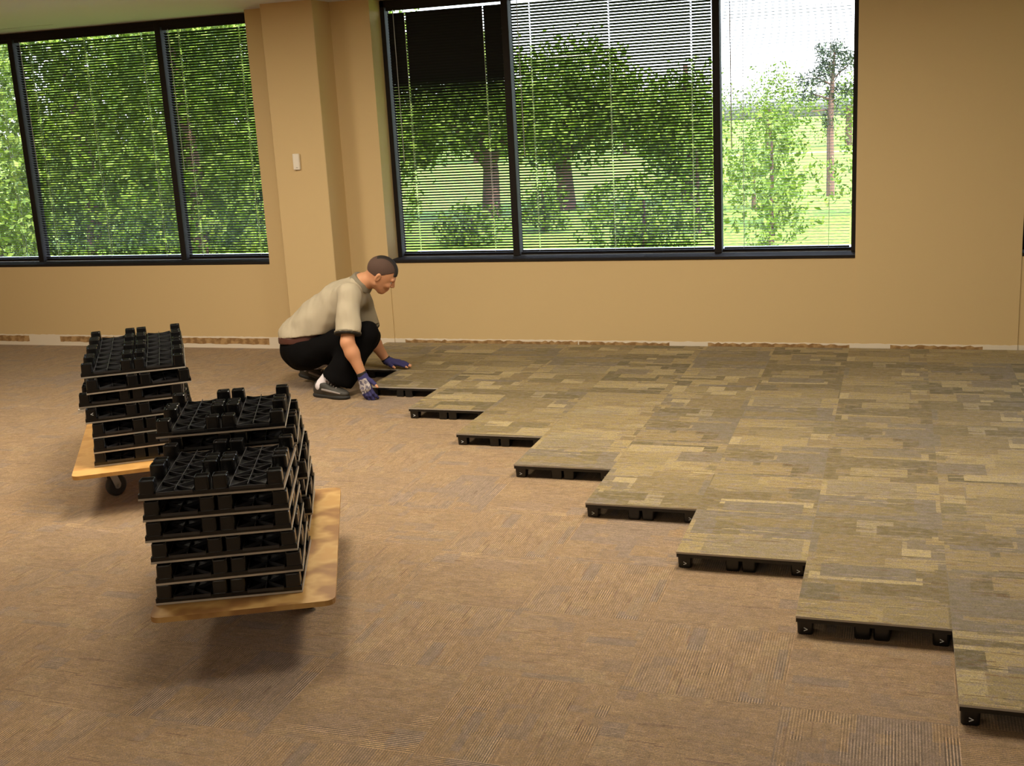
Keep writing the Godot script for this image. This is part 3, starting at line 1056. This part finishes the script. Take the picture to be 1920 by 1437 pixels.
# ---------------------------------------------------------------- dollies with stacks of upturned panels
func dolly(at: Vector3, yaw: float, top: float, inset: float, m: Material, label: String) -> void:
	var o := base("dolly", at, deg_to_rad(yaw))
	tag(o, label, "dolly", "flat wooden dollies")
	var dk := MB.new()
	var out := rounded(0.62, 1.25, 0.035)
	dk.prism(out, top - 0.019, top)
	built("deck", dk, m, o)
	var bt := MB.new()
	for s in [-1, 1]:
		bt.bbox(Vector3(-0.29, top - 0.045, s * (0.625 - inset) - 0.07), Vector3(0.29, top - 0.0195, s * (0.625 - inset) + 0.07), 0.003)
	built("batten", bt, M["plywood edge"], o)
	var fk := MB.new()
	var ft := top - 0.045
	fk.box(Vector3(-0.045, ft - 0.004, -0.04), Vector3(0.045, ft, 0.04))
	fk.tube(Vector3(0, ft - 0.004, 0), Vector3(0, ft - 0.024, 0), 0.026, 0.026, 12)
	for s in [-1, 1]:
		var a: float = s * 0.021
		for q in [[Vector3(a, ft - 0.022, 0), Vector3(a, 0.056, 0.028)]]:
			var y: Vector3 = q[0] - q[1]
			fk.box(Vector3(-0.0015, 0, -0.018), Vector3(0.0015, y.length() + 0.006, 0.018), Transform3D(Basis(Vector3.RIGHT, atan2(y.z, y.y)), q[1]))
	fk.box(Vector3(-0.0225, ft - 0.026, -0.022), Vector3(0.0225, ft - 0.022, 0.022))
	fk.tube(Vector3(-0.028, 0.056, 0.028), Vector3(0.028, 0.056, 0.028), 0.007, 0.007, 8)
	var fm := fk.mesh()
	var wh := MB.new()
	var prof := [[-0.016, 0.016], [-0.016, 0.046], [-0.011, 0.054], [0.0, 0.0565], [0.011, 0.054], [0.016, 0.046], [0.016, 0.016]]
	for i in 24:
		var a0 := TAU * i / 24
		var a1 := TAU * (i + 1) / 24
		for j in prof.size() - 1:
			var P := func(q, a): return Vector3(q[0], sin(a) * q[1], cos(a) * q[1])
			wh.face(P.call(prof[j], a0), P.call(prof[j + 1], a0), P.call(prof[j + 1], a1), P.call(prof[j], a1), Vector3(0, sin(a0) * 0.03, cos(a0) * 0.03))
	var wm := wh.mesh()
	var hb := MB.new()
	hb.tube(Vector3(-0.0175, 0, 0), Vector3(0.0175, 0, 0), 0.018, 0.018, 14)
	var hm := hb.mesh()
	var turn := [0.5, 2.2, -0.6, 1.1]
	var n := 0
	for sx in [-1, 1]:
		for sz in [-1, 1]:
			var c := part("caster", fm, M["steel"], o, Transform3D(Basis(Vector3.UP, turn[n]), Vector3(sx * 0.16, 0, sz * (0.625 - inset))))
			part("wheel", wm, M["rubber"], c, Transform3D(Basis(), Vector3(0, 0.0565, 0.028)))
			part("hub", hm, M["steel"], c, Transform3D(Basis(), Vector3(0, 0.0565, 0.028)))
			n += 1


func stack(top: float, items: Array, stackname: String, variant0: int, arrow_at := -1) -> void:
	var all := []
	for i in 4:
		for j in 4:
			all.append([i, j])
	var pitch := H + 0.0012
	for k in items.size():
		var it: Array = items[k]
		var o := base("stacked_panel", Vector3(it[0], top + 0.0008 + pitch * k + H, it[1]))
		o.basis = Basis(Vector3.UP, deg_to_rad(it[2])) * Basis(Vector3.RIGHT, PI)
		panel(o, (variant0 + k) % 12, S, all, [], true)
		if k == arrow_at:
			var a := MeshInstance3D.new()
			a.name = "arrow_mark"
			a.mesh = PM["arrow"]
			a.material_override = M["white arrow paint"]
			a.transform = Transform3D(Basis(Vector3.UP, PI), Vector3(-0.215, 0.022, -0.2472))
			o.add_child(a, true)
		var lv := "topmost" if k == items.size() - 1 else ("bottom" if k == 0 else "%s from the bottom" % ORD[k])
		tag(o, "black upturned floor panel, %s in the %s" % [lv, stackname], "floor panel", "stacked upturned floor panels")


func dollies() -> void:
	var top := 0.205
	dolly(Vector3(0.462, 0, 2.545), 25.5, top, 0.44, M["stained plywood"], "flat plywood dolly with stained deck under the nearer pair of panel stacks")
	dolly(Vector3(-1.005, 0, 1.235), 34.0, top, 0.27, M["clean plywood"], "flat plywood dolly under the panel stacks nearer the left wall, caster showing")
	stack(top, [[0.536, 2.814, 24.4], [0.530, 2.803, 26.3], [0.509, 2.784, 25.8], [0.489, 2.769, 25.0], [0.481, 2.754, 24.7], [0.463, 2.737, 23.8]], "front stack of the nearer dolly", 0)
	stack(top, [[0.268, 2.262, 25.0], [0.285, 2.268, 26.5], [0.258, 2.246, 25.2], [0.262, 2.240, 27.0], [0.232, 2.232, 25.5], [0.222, 2.226, 27.2], [0.185, 2.235, 26.2]], "rear stack of the nearer dolly", 3)
	stack(top, [[-0.830, 1.425, 34.0], [-0.836, 1.425, 36.5], [-0.848, 1.405, 36.5], [-0.890, 1.388, 36.5], [-0.925, 1.362, 34.0], [-0.900, 1.352, 38.5], [-0.934, 1.310, 34.5]], "front stack of the further dolly", 5, 3)
	stack(top, [[-1.135, 1.000, 34.0], [-1.140, 1.004, 35.5], [-1.160, 0.980, 36.0], [-1.195, 0.966, 36.5], [-1.228, 0.938, 34.0], [-1.222, 0.934, 38.0], [-1.230, 0.885, 35.5]], "rear stack of the further dolly", 8)
	# a scrap of white paper caught under the corner of the fifth panel
	var sc := MB.new()
	sc.quad(Vector3(-0.02, 0, -0.015), Vector3(0.018, 0.003, -0.012), Vector3(0.02, -0.012, 0.018), Vector3(-0.018, -0.008, 0.015))
	sc.quad(Vector3(-0.018, -0.008, 0.015), Vector3(0.02, -0.012, 0.018), Vector3(0.019, -0.022, 0.020), Vector3(-0.017, -0.018, 0.018))
	var o := built("paper_scrap", sc, M["white plastic"], self, Transform3D(Basis(), Vector3(-0.985, top + (H + 0.0012) * 4 + 0.004, 1.69)))
	tag(o, "small white paper scrap caught at the corner of the further front stack", "paper")


func thermostat() -> void:
	var o := base("thermostat", Vector3(-1.499, 1.503, -1.655))
	tag(o, "small white upright plastic control box on the tan column", "thermostat")
	var b := MB.new()
	b.bbox(Vector3(-0.027, -0.06, 0), Vector3(0.027, 0.06, 0.024), 0.005)
	built("cover", b, M["white plastic"], o)
	var s := MB.new()
	s.bbox(Vector3(-0.002, -0.045, 0.0235), Vector3(0.014, -0.041, 0.0248), 0.0004)
	built("badge", s, M["shoe trim"], o)


# ---------------------------------------------------------------- the man laying panels
func hand_bones(w: Vector3, d: Vector3, nn: Vector3, right: bool, curls: Array, thumb_curl: float) -> Dictionary:
	d = d.normalized()
	nn = (nn - d * nn.dot(d)).normalized()
	var a := d.cross(nn) * (-1.0 if right else 1.0)
	var bones := {"palm": [], "fingers": [], "d": d, "n": nn, "a": a, "w": w}
	var off := [0.029, 0.0095, -0.010, -0.028]
	var plen := [0.088, 0.090, 0.086, 0.079]
	var seg := [[0.044, 0.026, 0.021], [0.049, 0.030, 0.022], [0.045, 0.028, 0.021], [0.035, 0.021, 0.019]]
	for i in 4:
		var k: Vector3 = w + d * plen[i] + a * off[i]
		bones.palm.append([w + a * off[i] * 0.55 + d * 0.008, k, 0.0165, 0.0125])
		var dir: Vector3 = (d + a * off[i] * 3.6).normalized()
		var side: Vector3 = dir.cross(nn).normalized()
		var p := k
		var chain := []
		for j in 3:
			dir = dir.rotated(side, -curls[i][j])
			var q: Vector3 = p + dir * seg[i][j]
			chain.append([p, q, [0.0098, 0.0088, 0.0080][j], [0.0088, 0.0080, 0.0066][j]])
			p = q
		bones.fingers.append(chain)
	var t0: Vector3 = w + d * 0.022 + a * 0.022
	var td: Vector3 = (d * 0.68 + a * 0.68 - nn * (0.05 if right else 0.10)).normalized()
	var t1 := t0 + td * 0.046
	td = (td + d * thumb_curl).normalized()
	var t2 := t1 + td * 0.033
	var t3: Vector3 = t2 + (td + d * thumb_curl * 0.6).normalized() * 0.026
	bones.fingers.append([[t0, t1, 0.0145, 0.0115], [t1, t2, 0.0110, 0.0098], [t2, t3, 0.0098, 0.0078]])
	return bones


func hand_net(b: Dictionary, grow: float, upto: int, thumb_upto: int, wrist_from: Vector3, cell: float) -> Net:
	var c: Vector3 = b.w + b.d * 0.08
	var e := Vector3.ONE * 0.15
	var net := Net.new(c - e, c + e, cell)
	for p in b.palm:
		net.cap(p[0], p[1], p[2] + grow, p[3] + grow, 0.012)
	net.cap(wrist_from, b.w + b.d * 0.012, 0.027 + grow, 0.026 + grow, 0.02)
	for i in 5:
		var m: int = thumb_upto if i == 4 else upto
		for j in m:
			var s: Array = b.fingers[i][j]
			net.cap(s[0], s[1], s[2] + grow, s[3] + grow, 0.006)
	return net


func shoe(net: Net, heel: Vector3, d: Vector3, up: Vector3, grow := 0.0, sole := false) -> void:
	d = d.normalized()
	up = (up - d * up.dot(d)).normalized()
	var s := d.cross(up)
	var ax := Basis(d, up, s)
	var P := func(x: float, y: float, z := 0.0): return heel + d * x + up * y + s * z
	if sole:
		net.ell(P.call(0.055, 0.012), ax, Vector3(0.062, 0.026, 0.037), 0.02)
		net.ell(P.call(0.15, 0.010), ax, Vector3(0.085, 0.024, 0.038), 0.03)
		net.ell(P.call(0.22, 0.012), ax, Vector3(0.075, 0.026, 0.047), 0.03)
		net.cut(P.call(0, 0.030), up)
		net.cut(P.call(0, 0.0), -up)
	else:
		net.ell(P.call(0.055, 0.045), ax, Vector3(0.056, 0.055, 0.033), 0.03)
		net.ell(P.call(0.075, 0.085), ax, Vector3(0.052, 0.035, 0.036), 0.03)
		net.ell(P.call(0.14, 0.050), ax, Vector3(0.075, 0.042, 0.036), 0.04)
		net.ell(P.call(0.215, 0.034), ax, Vector3(0.075, 0.032, 0.043), 0.04)
		net.cut(P.call(0, 0.012), -up)
		net.cut(P.call(0.04, 0.108), up + d * -0.25)


func worker() -> void:
	var o := base("person", Vector3(-0.85, 0, -0.6))
	tag(o, "man in beige polo shirt, black trousers and blue gloves crouching to lay a floor panel", "person")
	var body := Node3D.new()
	var w := -Vector3(-0.85, 0, -0.6)     # joints below are in room axes; every mesh is shifted to the person's base
	var J := {
		"pelvis": Vector3(-1.055, 0.285, -0.72), "belly": Vector3(-0.965, 0.425, -0.725), "chest": Vector3(-0.79, 0.585, -0.735), "neck": Vector3(-0.60, 0.725, -0.735),
		"shR": Vector3(-0.605, 0.668, -0.545), "elR": Vector3(-0.588, 0.378, -0.425), "wrR": Vector3(-0.500, 0.154, -0.43),
		"shL": Vector3(-0.715, 0.635, -0.915), "elL": Vector3(-0.70, 0.315, -0.985), "wrL": Vector3(-0.60, 0.119, -1.035),
		"hipR": Vector3(-0.99, 0.265, -0.62), "knR": Vector3(-0.545, 0.392, -0.61), "anR": Vector3(-0.80, 0.105, -0.465),
		"hipL": Vector3(-1.05, 0.255, -0.83), "knL": Vector3(-0.66, 0.320, -0.86), "anL": Vector3(-1.11, 0.105, -0.845)}
	for k in J:
		J[k] += w
	var skin: Material = M["skin"]
	# head frame: the face looks down and forward
	var U := Vector3(0.61, 0.79, 0.0).normalized()
	var F := (Vector3(0.79, -0.61, 0.0) * cos(0.38) + Vector3(0, 0, -1) * sin(0.38)).normalized()
	var Z := F.cross(U)
	var hc := Vector3(-0.455, 0.782, -0.73) + w
	var AX := Basis(F, U, Z)
	var h := Net.new(hc - Vector3(0.19, 0.19, 0.12), hc + Vector3(0.17, 0.15, 0.12), 0.0045)
	h.ell(hc - F * 0.008 + U * 0.034, AX, Vector3(0.098, 0.088, 0.077), 0.02)
	h.ell(hc + F * 0.036 - U * 0.028, AX, Vector3(0.062, 0.082, 0.060), 0.04)
	h.cap(hc + F * 0.062 - U * 0.092, hc + F * 0.066 - U * 0.088, 0.026, 0.024, 0.03)
	for s in [-1, 1]:
		h.cap(hc + F * 0.0 - U * 0.055 + Z * s * 0.048, hc + F * 0.055 - U * 0.09 + Z * s * 0.018, 0.018, 0.018, 0.03)
		h.ell(hc + F * 0.094 - U * 0.004 + Z * s * 0.031, AX, Vector3(0.016, 0.010, 0.016), 0.014, true)
		h.cap(hc + F * 0.086 + U * 0.020 + Z * s * 0.046, hc + F * 0.096 + U * 0.018 + Z * s * 0.012, 0.008, 0.008, 0.015)
		h.ell(hc + F * 0.074 - U * 0.030 + Z * s * 0.036, AX, Vector3(0.022, 0.018, 0.02), 0.02)
		# ear
		h.ell(hc - F * 0.012 - U * 0.002 + Z * s * 0.079, Basis(F, U, Z).rotated(U, s * 0.25), Vector3(0.019, 0.032, 0.008), 0.006)
		h.ell(hc - F * 0.006 - U * 0.002 + Z * s * 0.088, AX, Vector3(0.010, 0.018, 0.006), 0.004, true)
	h.cap(hc + F * 0.098 + U * 0.006, hc + F * 0.114 - U * 0.032, 0.008, 0.0115, 0.012)
	for s in [-1, 1]:
		h.ell(hc + F * 0.104 - U * 0.036 + Z * s * 0.011, AX, Vector3(0.011, 0.008, 0.008), 0.006)
	h.cap(hc + F * 0.095 - U * 0.060 - Z * 0.016, hc + F * 0.095 - U * 0.060 + Z * 0.016, 0.0065, 0.0065, 0.008)
	h.cap(hc + F * 0.091 - U * 0.073 - Z * 0.014, hc + F * 0.091 - U * 0.073 + Z * 0.014, 0.0075, 0.0075, 0.008)
	h.cap(J.neck + Vector3(-0.02, -0.02, 0), hc - U * 0.03 - F * 0.022, 0.064, 0.056, 0.03)
	# body: one surface, the head and hands meshed finer
	var lo := Vector3(-1.30, -0.02, -1.12) + w
	var hi := Vector3(-0.36, 0.84, -0.33) + w
	var bn := Net.new(lo, hi, 0.0125)
	bn.ell(J.pelvis, Basis(), Vector3(0.125, 0.115, 0.145), 0.05)
	bn.cap(J.pelvis, J.belly, 0.115, 0.115, 0.06)
	bn.cap(J.belly, J.chest, 0.115, 0.125, 0.06)
	bn.cap(J.chest + Vector3(0.08, 0.07, -0.09), J.chest + Vector3(0.1, 0.07, 0.10), 0.07, 0.07, 0.06)
	bn.cap(J.chest, J.neck, 0.11, 0.058, 0.05)
	for s in ["R", "L"]:
		bn.cap(J.chest + Vector3(0.10, 0.05, 0), J["sh" + s], 0.06, 0.052, 0.05)
		bn.cap(J["sh" + s], J["el" + s], 0.052, 0.043, 0.03)
		bn.cap(J["el" + s], J["el" + s].lerp(J["wr" + s], 0.3), 0.041, 0.044, 0.03)
		bn.cap(J["el" + s].lerp(J["wr" + s], 0.3), J["wr" + s], 0.044, 0.029, 0.03)
		bn.cap(J["hip" + s], J["kn" + s], 0.075, 0.055, 0.04)
		bn.cap(J["kn" + s], J["an" + s], 0.046, 0.030, 0.03)
	bn.cap(J.neck, hc - U * 0.03 - F * 0.022, 0.058, 0.054, 0.03)
	var hR := hand_bones(J.wrR, Vector3(0.34, -0.88, 0.30), Vector3(-0.25, 0.42, 0.9), true, [[0.35, 0.35, 0.3], [0.25, 0.4, 0.3], [0.2, 0.4, 0.3], [0.2, 0.4, 0.3]], 0.35)
	var hL := hand_bones(J.wrL, Vector3(0.97, -0.10, 0.06), Vector3(0.1, 1.0, 0.08), false, [[0.06, 0.10, 0.08], [0.03, 0.08, 0.06], [0.05, 0.10, 0.06], [0.10, 0.12, 0.08]], 0.3)
	var mb := MB.new()
	bn.mesh(mb)
	h.mesh(mb)
	hand_net(hR, 0.0, 3, 3, J.wrR.lerp(J.elR, 0.2), 0.0034).mesh(mb)
	hand_net(hL, 0.0, 3, 3, J.wrL.lerp(J.elL, 0.2), 0.0034).mesh(mb)
	built("body", mb, skin, o)
	for s in [-1, 1]:
		var e := SphereMesh.new()
		e.radius = 0.0125
		e.height = 0.025
		e.radial_segments = 16
		e.rings = 10
		var eye := part("eye", e, M["eye white"], o, Transform3D(Basis(), hc + F * 0.078 - U * 0.004 + Z * s * 0.031))
		var ir := SphereMesh.new()
		ir.radius = 0.0062
		ir.height = 0.0124
		part("iris", ir, M["eye dark"], eye, Transform3D(Basis(), (F * 0.9 - U * 0.25).normalized() * 0.0075))
	# hair: clipped sides and a darker top
	var hs := Net.new(hc - Vector3(0.14, 0.03, 0.10), hc + Vector3(0.14, 0.15, 0.10), 0.004)
	hs.ell(hc - F * 0.008 + U * 0.034, AX, Vector3(0.1005, 0.0905, 0.0795), 0.02)
	hs.cut(hc + Vector3(0, -0.004, 0), Vector3(0.10, -1, 0))
	hs.cut(hc + F * 0.084, F - U * 0.35)
	netpart("hair", hs, M["hair clipped short"], o)
	var ht := Net.new(hc - Vector3(0.14, 0.05, 0.10), hc + Vector3(0.16, 0.16, 0.10), 0.004)
	ht.ell(hc - F * 0.002 + U * 0.036, AX, Vector3(0.1030, 0.0935, 0.082), 0.02)
	ht.cut(hc + U * 0.045, -U)
	ht.cut(hc + Z * 0.056, Z + U * 0.25)
	ht.cut(hc - Z * 0.056, -Z + U * 0.25)
	ht.cut(hc + F * 0.090, F - U * 0.35)
	netpart("hair_top", ht, M["hair top"], o)
	# polo shirt
	var sh := Net.new(Vector3(-1.32, 0.28, -1.12) + w, Vector3(-0.44, 0.82, -0.29) + w, 0.0095)
	sh.ell(J.pelvis + Vector3(0.0, 0.05, 0), Basis(), Vector3(0.165, 0.16, 0.175), 0.06)
	sh.cap(J.pelvis + Vector3(-0.005, 0.06, 0), J.belly, 0.155, 0.15, 0.08)
	sh.cap(J.belly + Vector3(0, 0, -0.03), J.chest + Vector3(0, 0, -0.05), 0.145, 0.135, 0.06)
	sh.cap(J.belly + Vector3(0, 0, 0.03), J.chest + Vector3(0, 0, 0.05), 0.145, 0.135, 0.06)
	sh.cap(J.chest + Vector3(0.08, 0.05, -0.10), J.chest + Vector3(0.1, 0.05, 0.11), 0.085, 0.085, 0.06)
	sh.cap(J.chest, J.neck + Vector3(-0.03, -0.02, 0), 0.125, 0.075, 0.05)
	for s in ["R", "L"]:
		sh.cap(J.chest + Vector3(0.10, 0.06, 0), J["sh" + s], 0.075, 0.072, 0.06)
		sh.cap(J["sh" + s], J["sh" + s].lerp(J["el" + s], 0.9), 0.074, 0.088, 0.03)
	var cr := noise(4.0, 9, 2)
	sh.crease(cr, 0.016, Vector3(1.0, 1.0, 0.8))
	sh.crease(noise(9.0, 19, 2), 0.006, Vector3(1.3, 0.5, 1.0))
	for s in ["R", "L"]:
		var dir: Vector3 = (J["el" + s] - J["sh" + s]).normalized()
		var q: Vector3 = J["sh" + s].lerp(J["el" + s], 0.80)
		sh.cut(q, dir, q + dir * 0.06, 0.125)
	sh.cut(Vector3(-1.0, 0.375, -0.72) + w, Vector3(0.10, -1.0, 0.06))
	sh.cut(J.neck + Vector3(0.005, 0.005, 0), Vector3(0.72, 0.69, 0), J.neck + Vector3(0.08, 0.08, 0), 0.13)
	netpart("shirt", sh, M["beige knit"], o)
	for s in ["R", "L"]:
		var dir: Vector3 = (J["el" + s] - J["sh" + s]).normalized()
		for band in [["sleeve_cuff", 0.765, 0.810, 0.089, "grey knit"], ["cuff_stripe", 0.812, 0.838, 0.0885, "black knit"]]:
			var q0: Vector3 = J["sh" + s].lerp(J["el" + s], band[1])
			var q1: Vector3 = J["sh" + s].lerp(J["el" + s], band[2])
			var cn := Net.new(q0 - Vector3.ONE * 0.13, q0 + Vector3.ONE * 0.13, 0.006)
			cn.cap(q0 - dir * 0.03, q1 + dir * 0.03, band[3], band[3], 0.01)
			cn.cut(q1, dir)
			cn.cut(q0, -dir)
			netpart(band[0], cn, M[band[4]], o)
	var na := Vector3(0.66, 0.75, 0).normalized()
	var co := Net.new(J.neck - Vector3.ONE * 0.13, J.neck + Vector3.ONE * 0.13, 0.005)
	co.cap(J.neck - na * 0.07, J.neck + na * 0.07, 0.094, 0.070, 0.01)
	co.cut(J.neck + na * 0.030, na)
	co.cut(J.neck - na * 0.022, -na)
	netpart("collar", co, M["grey knit"], o)
	# trousers
	var tr := Net.new(Vector3(-1.32, 0.0, -1.02) + w, Vector3(-0.40, 0.50, -0.36) + w, 0.0105)
	tr.ell(J.pelvis + Vector3(-0.01, -0.01, 0), Basis(), Vector3(0.165, 0.15, 0.18), 0.05)
	tr.cap(J.pelvis, J.belly + Vector3(-0.02, -0.03, 0), 0.15, 0.14, 0.06)
	tr.cap(J.hipR, J.knR, 0.115, 0.082, 0.05)
	tr.cap(J.hipL, J.knL, 0.115, 0.082, 0.05)
	tr.cap(J.knR, Vector3(-0.715, 0.125, -0.495) + w, 0.082, 0.110, 0.04)
	tr.cap(J.knR, Vector3(-0.665, 0.10, -0.50) + w, 0.08, 0.062, 0.03)
	tr.cap(J.knL, J.anL + Vector3(0.09, 0.06, 0), 0.08, 0.066, 0.05)
	tr.crease(noise(5.0, 29, 2), 0.012, Vector3(1, 1, 1))
	tr.cut(Vector3(-0.735, 0.118, -0.48) + w, Vector3(-0.52, -0.85, 0.05), Vector3(-0.76, 0.05, -0.48) + w, 0.21)
	tr.cut(J.anL + Vector3(0.115, 0.08, 0), Vector3(-0.80, -0.60, 0), J.anL, 0.17)
	tr.cut(Vector3(-1.0, 0.356, -0.72) + w, Vector3(-0.08, 1.0, 0), Vector3(-1.1, 0.50, -0.72) + w, 0.27)
	netpart("trousers", tr, M["black trouser cloth"], o)
	var be := Net.new(Vector3(-1.30, 0.28, -0.96) + w, Vector3(-0.78, 0.44, -0.48) + w, 0.008)
	be.ell(J.pelvis + Vector3(0.0, 0.05, 0), Basis(), Vector3(0.166, 0.16, 0.176), 0.06)
	be.cap(J.pelvis + Vector3(-0.005, 0.06, 0), J.belly, 0.157, 0.15, 0.08)
	be.cut(Vector3(-1.0, 0.378, -0.72) + w, Vector3(-0.10, 1.0, -0.06))
	be.cut(Vector3(-1.0, 0.340, -0.72) + w, Vector3(0.08, -1.0, 0.0))
	netpart("belt", be, M["brown leather"], o)
	# socks and shoes
	var feet := [["R", Vector3(-0.890, 0.0, -0.472) + w, Vector3(0.96, 0.0, 0.20), Vector3.UP], ["L", Vector3(-1.205, 0.042, -0.855) + w, Vector3(0.97, -0.19, 0.10), Vector3(0.19, 0.97, 0)]]
	for ft in feet:
		var heel: Vector3 = ft[1]
		var d: Vector3 = ft[2].normalized()
		var up: Vector3 = (ft[3] - d * ft[3].dot(d)).normalized()
		var an: Vector3 = heel + d * 0.068 + up * 0.075
		var sk := Net.new(an - Vector3.ONE * 0.16, an + Vector3.ONE * 0.19, 0.007)
		sk.cap(an, an.lerp(J["kn" + ft[0]], 0.34), 0.044, 0.050, 0.02)
		netpart("sock", sk, M["white sock"], o)
		var c := heel + d * 0.14 + up * 0.05
		var sn := Net.new(c - Vector3(0.20, 0.16, 0.11), c + Vector3(0.20, 0.14, 0.11), 0.0055)
		shoe(sn, heel, d, up)
		var so := netpart("shoe", sn, M["shoe grey"], o)
		var sl := Net.new(c - Vector3(0.20, 0.16, 0.11), c + Vector3(0.20, 0.14, 0.11), 0.0055)
		shoe(sl, heel, d, up, 0.0, true)
		netpart("sole", sl, M["shoe sole"], so)
		var s := d.cross(up)
		var lc := MB.new()
		for i in 5:
			var x := 0.115 + i * 0.020
			var y := 0.112 - i * 0.0095
			lc.tube(heel + d * x + up * y - s * 0.024, heel + d * (x + 0.012) + up * (y + 0.002) + s * 0.024, 0.0048, 0.0048, 6)
		lc.tube(heel + d * 0.10 + up * 0.060 + s * 0.038, heel + d * 0.19 + up * 0.052 + s * 0.045, 0.009, 0.008, 6)
		lc.tube(heel + d * 0.19 + up * 0.052 + s * 0.045, heel + d * 0.25 + up * 0.042 + s * 0.038, 0.008, 0.006, 6)
		built("laces", lc, M["shoe trim"], so)
	# gloves
	for g in [[hR, J.elR, J.wrR, 3], [hL, J.elL, J.wrL, 2]]:
		var b: Dictionary = g[0]
		var gn := hand_net(b, 0.003, g[3], 2, g[2].lerp(g[1], 0.06), 0.0034)
		var gl := netpart("glove", gn, M["glove blue"], o)
		var q: Vector3 = g[2].lerp(g[1], 0.02)
		var qd: Vector3 = (g[1] - g[2]).normalized()
		var cf := Net.new(q - Vector3.ONE * 0.06, q + Vector3.ONE * 0.06, 0.004)
		cf.cap(q - qd * 0.03, q + qd * 0.05, 0.0325, 0.0345, 0.01)
		cf.cut(q + qd * 0.022, qd)
		cf.cut(q - qd * 0.012, -qd)
		netpart("wrist_strap", cf, M["black cuff"], gl)
	var pn := hand_net(hR, 0.0052, 2, 0, J.wrR, 0.0032)
	pn.cut(J.wrR + hR.n * 0.006 + hR.d * 0.05, -hR.n)
	pn.cut(J.wrR + hR.d * 0.024, -hR.d)
	netpart("glove_print", pn, M["glove print"], o)
